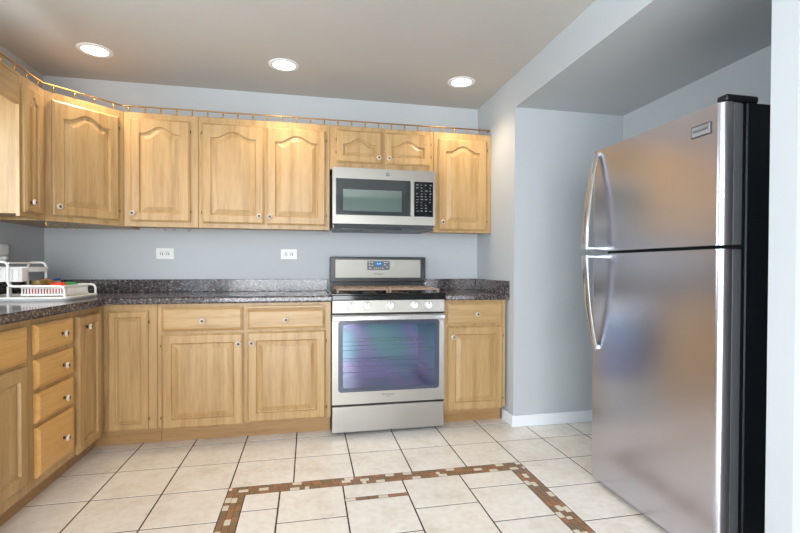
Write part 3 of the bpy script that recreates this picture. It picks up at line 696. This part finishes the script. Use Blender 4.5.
for (x0, x1, y) in ((.30, .508, -.838), (.30, .508, -.565)):
    box(bm, x0, x1, y - .003, y + .003, .064, .072, .001); box(bm, x0, x1, y - .003, y + .003, .026, .036, .001)
    k = x0 + .004
    while k < x1: box(bm, k, k + .006, y - .003, y + .003, .036, .064); k += .014
box(bm, .502, .508, -.835, -.568, .064, .072, .001); box(bm, .502, .508, -.835, -.568, .026, .036, .001)
k = -.83
while k < -.57: box(bm, .502, .508, k, k + .006, .036, .064); k += .020
box(bm, .30, .505, -.835, -.568, .026, .030); obj('basket', bm, M['white_plastic'], r)
bm = B(); box(bm, .502, .509, -.842, -.836, RZ, .03); box(bm, .502, .509, -.567, -.561, RZ, .03); box(bm, .1, .108, -.842, -.836, RZ, .12); box(bm, .1, .108, -.567, -.561, RZ, .12)
# cross rods tying the two frames
for (x, z) in ((.513, .077), (.256, .202), (.165, .202), (.256, .077)): tube(bm, [(x, -.86, z), (x, -.55, z)], .004, 8)
obj('cross_rod', bm, M['white_plastic'], r)
bm = B(); box(bm, .03, .292, -.756, -.750, .168, .182, .001); box(bm, .03, .292, -.560, -.554, .168, .182, .001); box(bm, .286, .292, -.750, -.560, .174, .182, .001); box(bm, .286, .292, -.750, -.560, .153, .158, .001)
k = -.745
while k < -.565: box(bm, .286, .292, k, k + .006, .158, .174); k += .015
for k in range(16): x = .045 + k * .0152; box(bm, x, x + .004, -.750, -.560, .168, .173)
obj('upper_shelf', bm, M['white_plastic'], r)
bm = B()
for (x0, x1) in ((.03, .155), (.160, .290)):
    box(bm, x0, x1, -.805, -.802, .100, .172); box(bm, x0, x1, -.760, -.757, .100, .176); box(bm, x0, x0 + .003, -.802, -.760, .100, .176); box(bm, x1 - .003, x1, -.802, -.760, .100, .176); box(bm, x0, x1, -.802, -.760, .100, .103)
    box(bm, x0 - .002, x1 + .002, -.811, -.802, .168, .178, .002)
    for k in range(4): xx = x0 + .02 + k * (x1 - x0 - .04) / 3; box(bm, xx - .004, xx + .004, -.808, -.805, .104, .168)
obj('cutlery_holder', bm, M['white_plastic'], r)
# things drying in the basket
zb = ZT + .0305
def bowl(rr_, h, t=.003): return [(0, 0), (rr_ * .5, 0), (rr_ * .85, h * .45), (rr_, h), (rr_ - t, h), (rr_ * .85 - t, h * .47), (rr_ * .5, t), (0, t)]
def put(name, label, cat, prof, loc, m, rot=(0, 0, 0)):
    bm = B(); lathe(bm, prof, 28); o = obj(name, bm, m, None, True, loc, rot); tag(o, label, cat); return o
put('bowl', 'green plastic bowl upside down at the right end of the dish rack', 'bowl', bowl(.055, .048), (.440, -.615, zb + .060), M['green'], (PI + .05, .10, 0))
put('bowl', 'red plastic bowl tilted in the middle of the dish rack', 'bowl', bowl(.060, .060), (.436, -.752, zb + .062), M['red'], (PI - .1, -.1, 0))
put('cup', 'olive brown cup standing between the amber tumbler and the small red cup', 'cup', [(0, 0), (.030, 0), (.034, .075), (.031, .075), (.027, .004), (0, .004)], (.333, -.733, zb + .0005), M['olive'])
put('cup', 'small red cup at the left end of the dish rack basket', 'cup', [(0, 0), (.024, 0), (.030, .050), (.027, .050), (.022, .004), (0, .004)], (.338, -.801, zb + .0005), M['red'])
put('lid', 'dark blue lid leaning at the back of the dish rack', 'lid', [(0, 0), (.033, 0), (.036, .003), (.036, .010), (.033, .010), (.032, .004), (0, .004)], (.340, -.598, zb + .0742), M['blue'], (0, 0, 0))
put('jar', 'clear jar under the blue lid at the back of the dish rack', 'jar', [(0, 0), (.034, 0), (.036, .004), (.036, .066), (.030, .073), (.028, .073), (.033, .064), (.033, .004), (0, .003)], (.340, -.598, zb + .0005), mat('clear_jar', lin(210, 214, 205), .08, 0, Transmission_Weight=.7, IOR=1.3))

put('tumbler', 'amber tumbler standing in the middle of the dish rack', 'glass', [(0, 0), (.024, 0), (.031, .080), (.028, .080), (.022, .004), (0, .004)], (.335, -.665, zb + .0005), mat('amber_plastic', lin(170, 120, 60), .15))
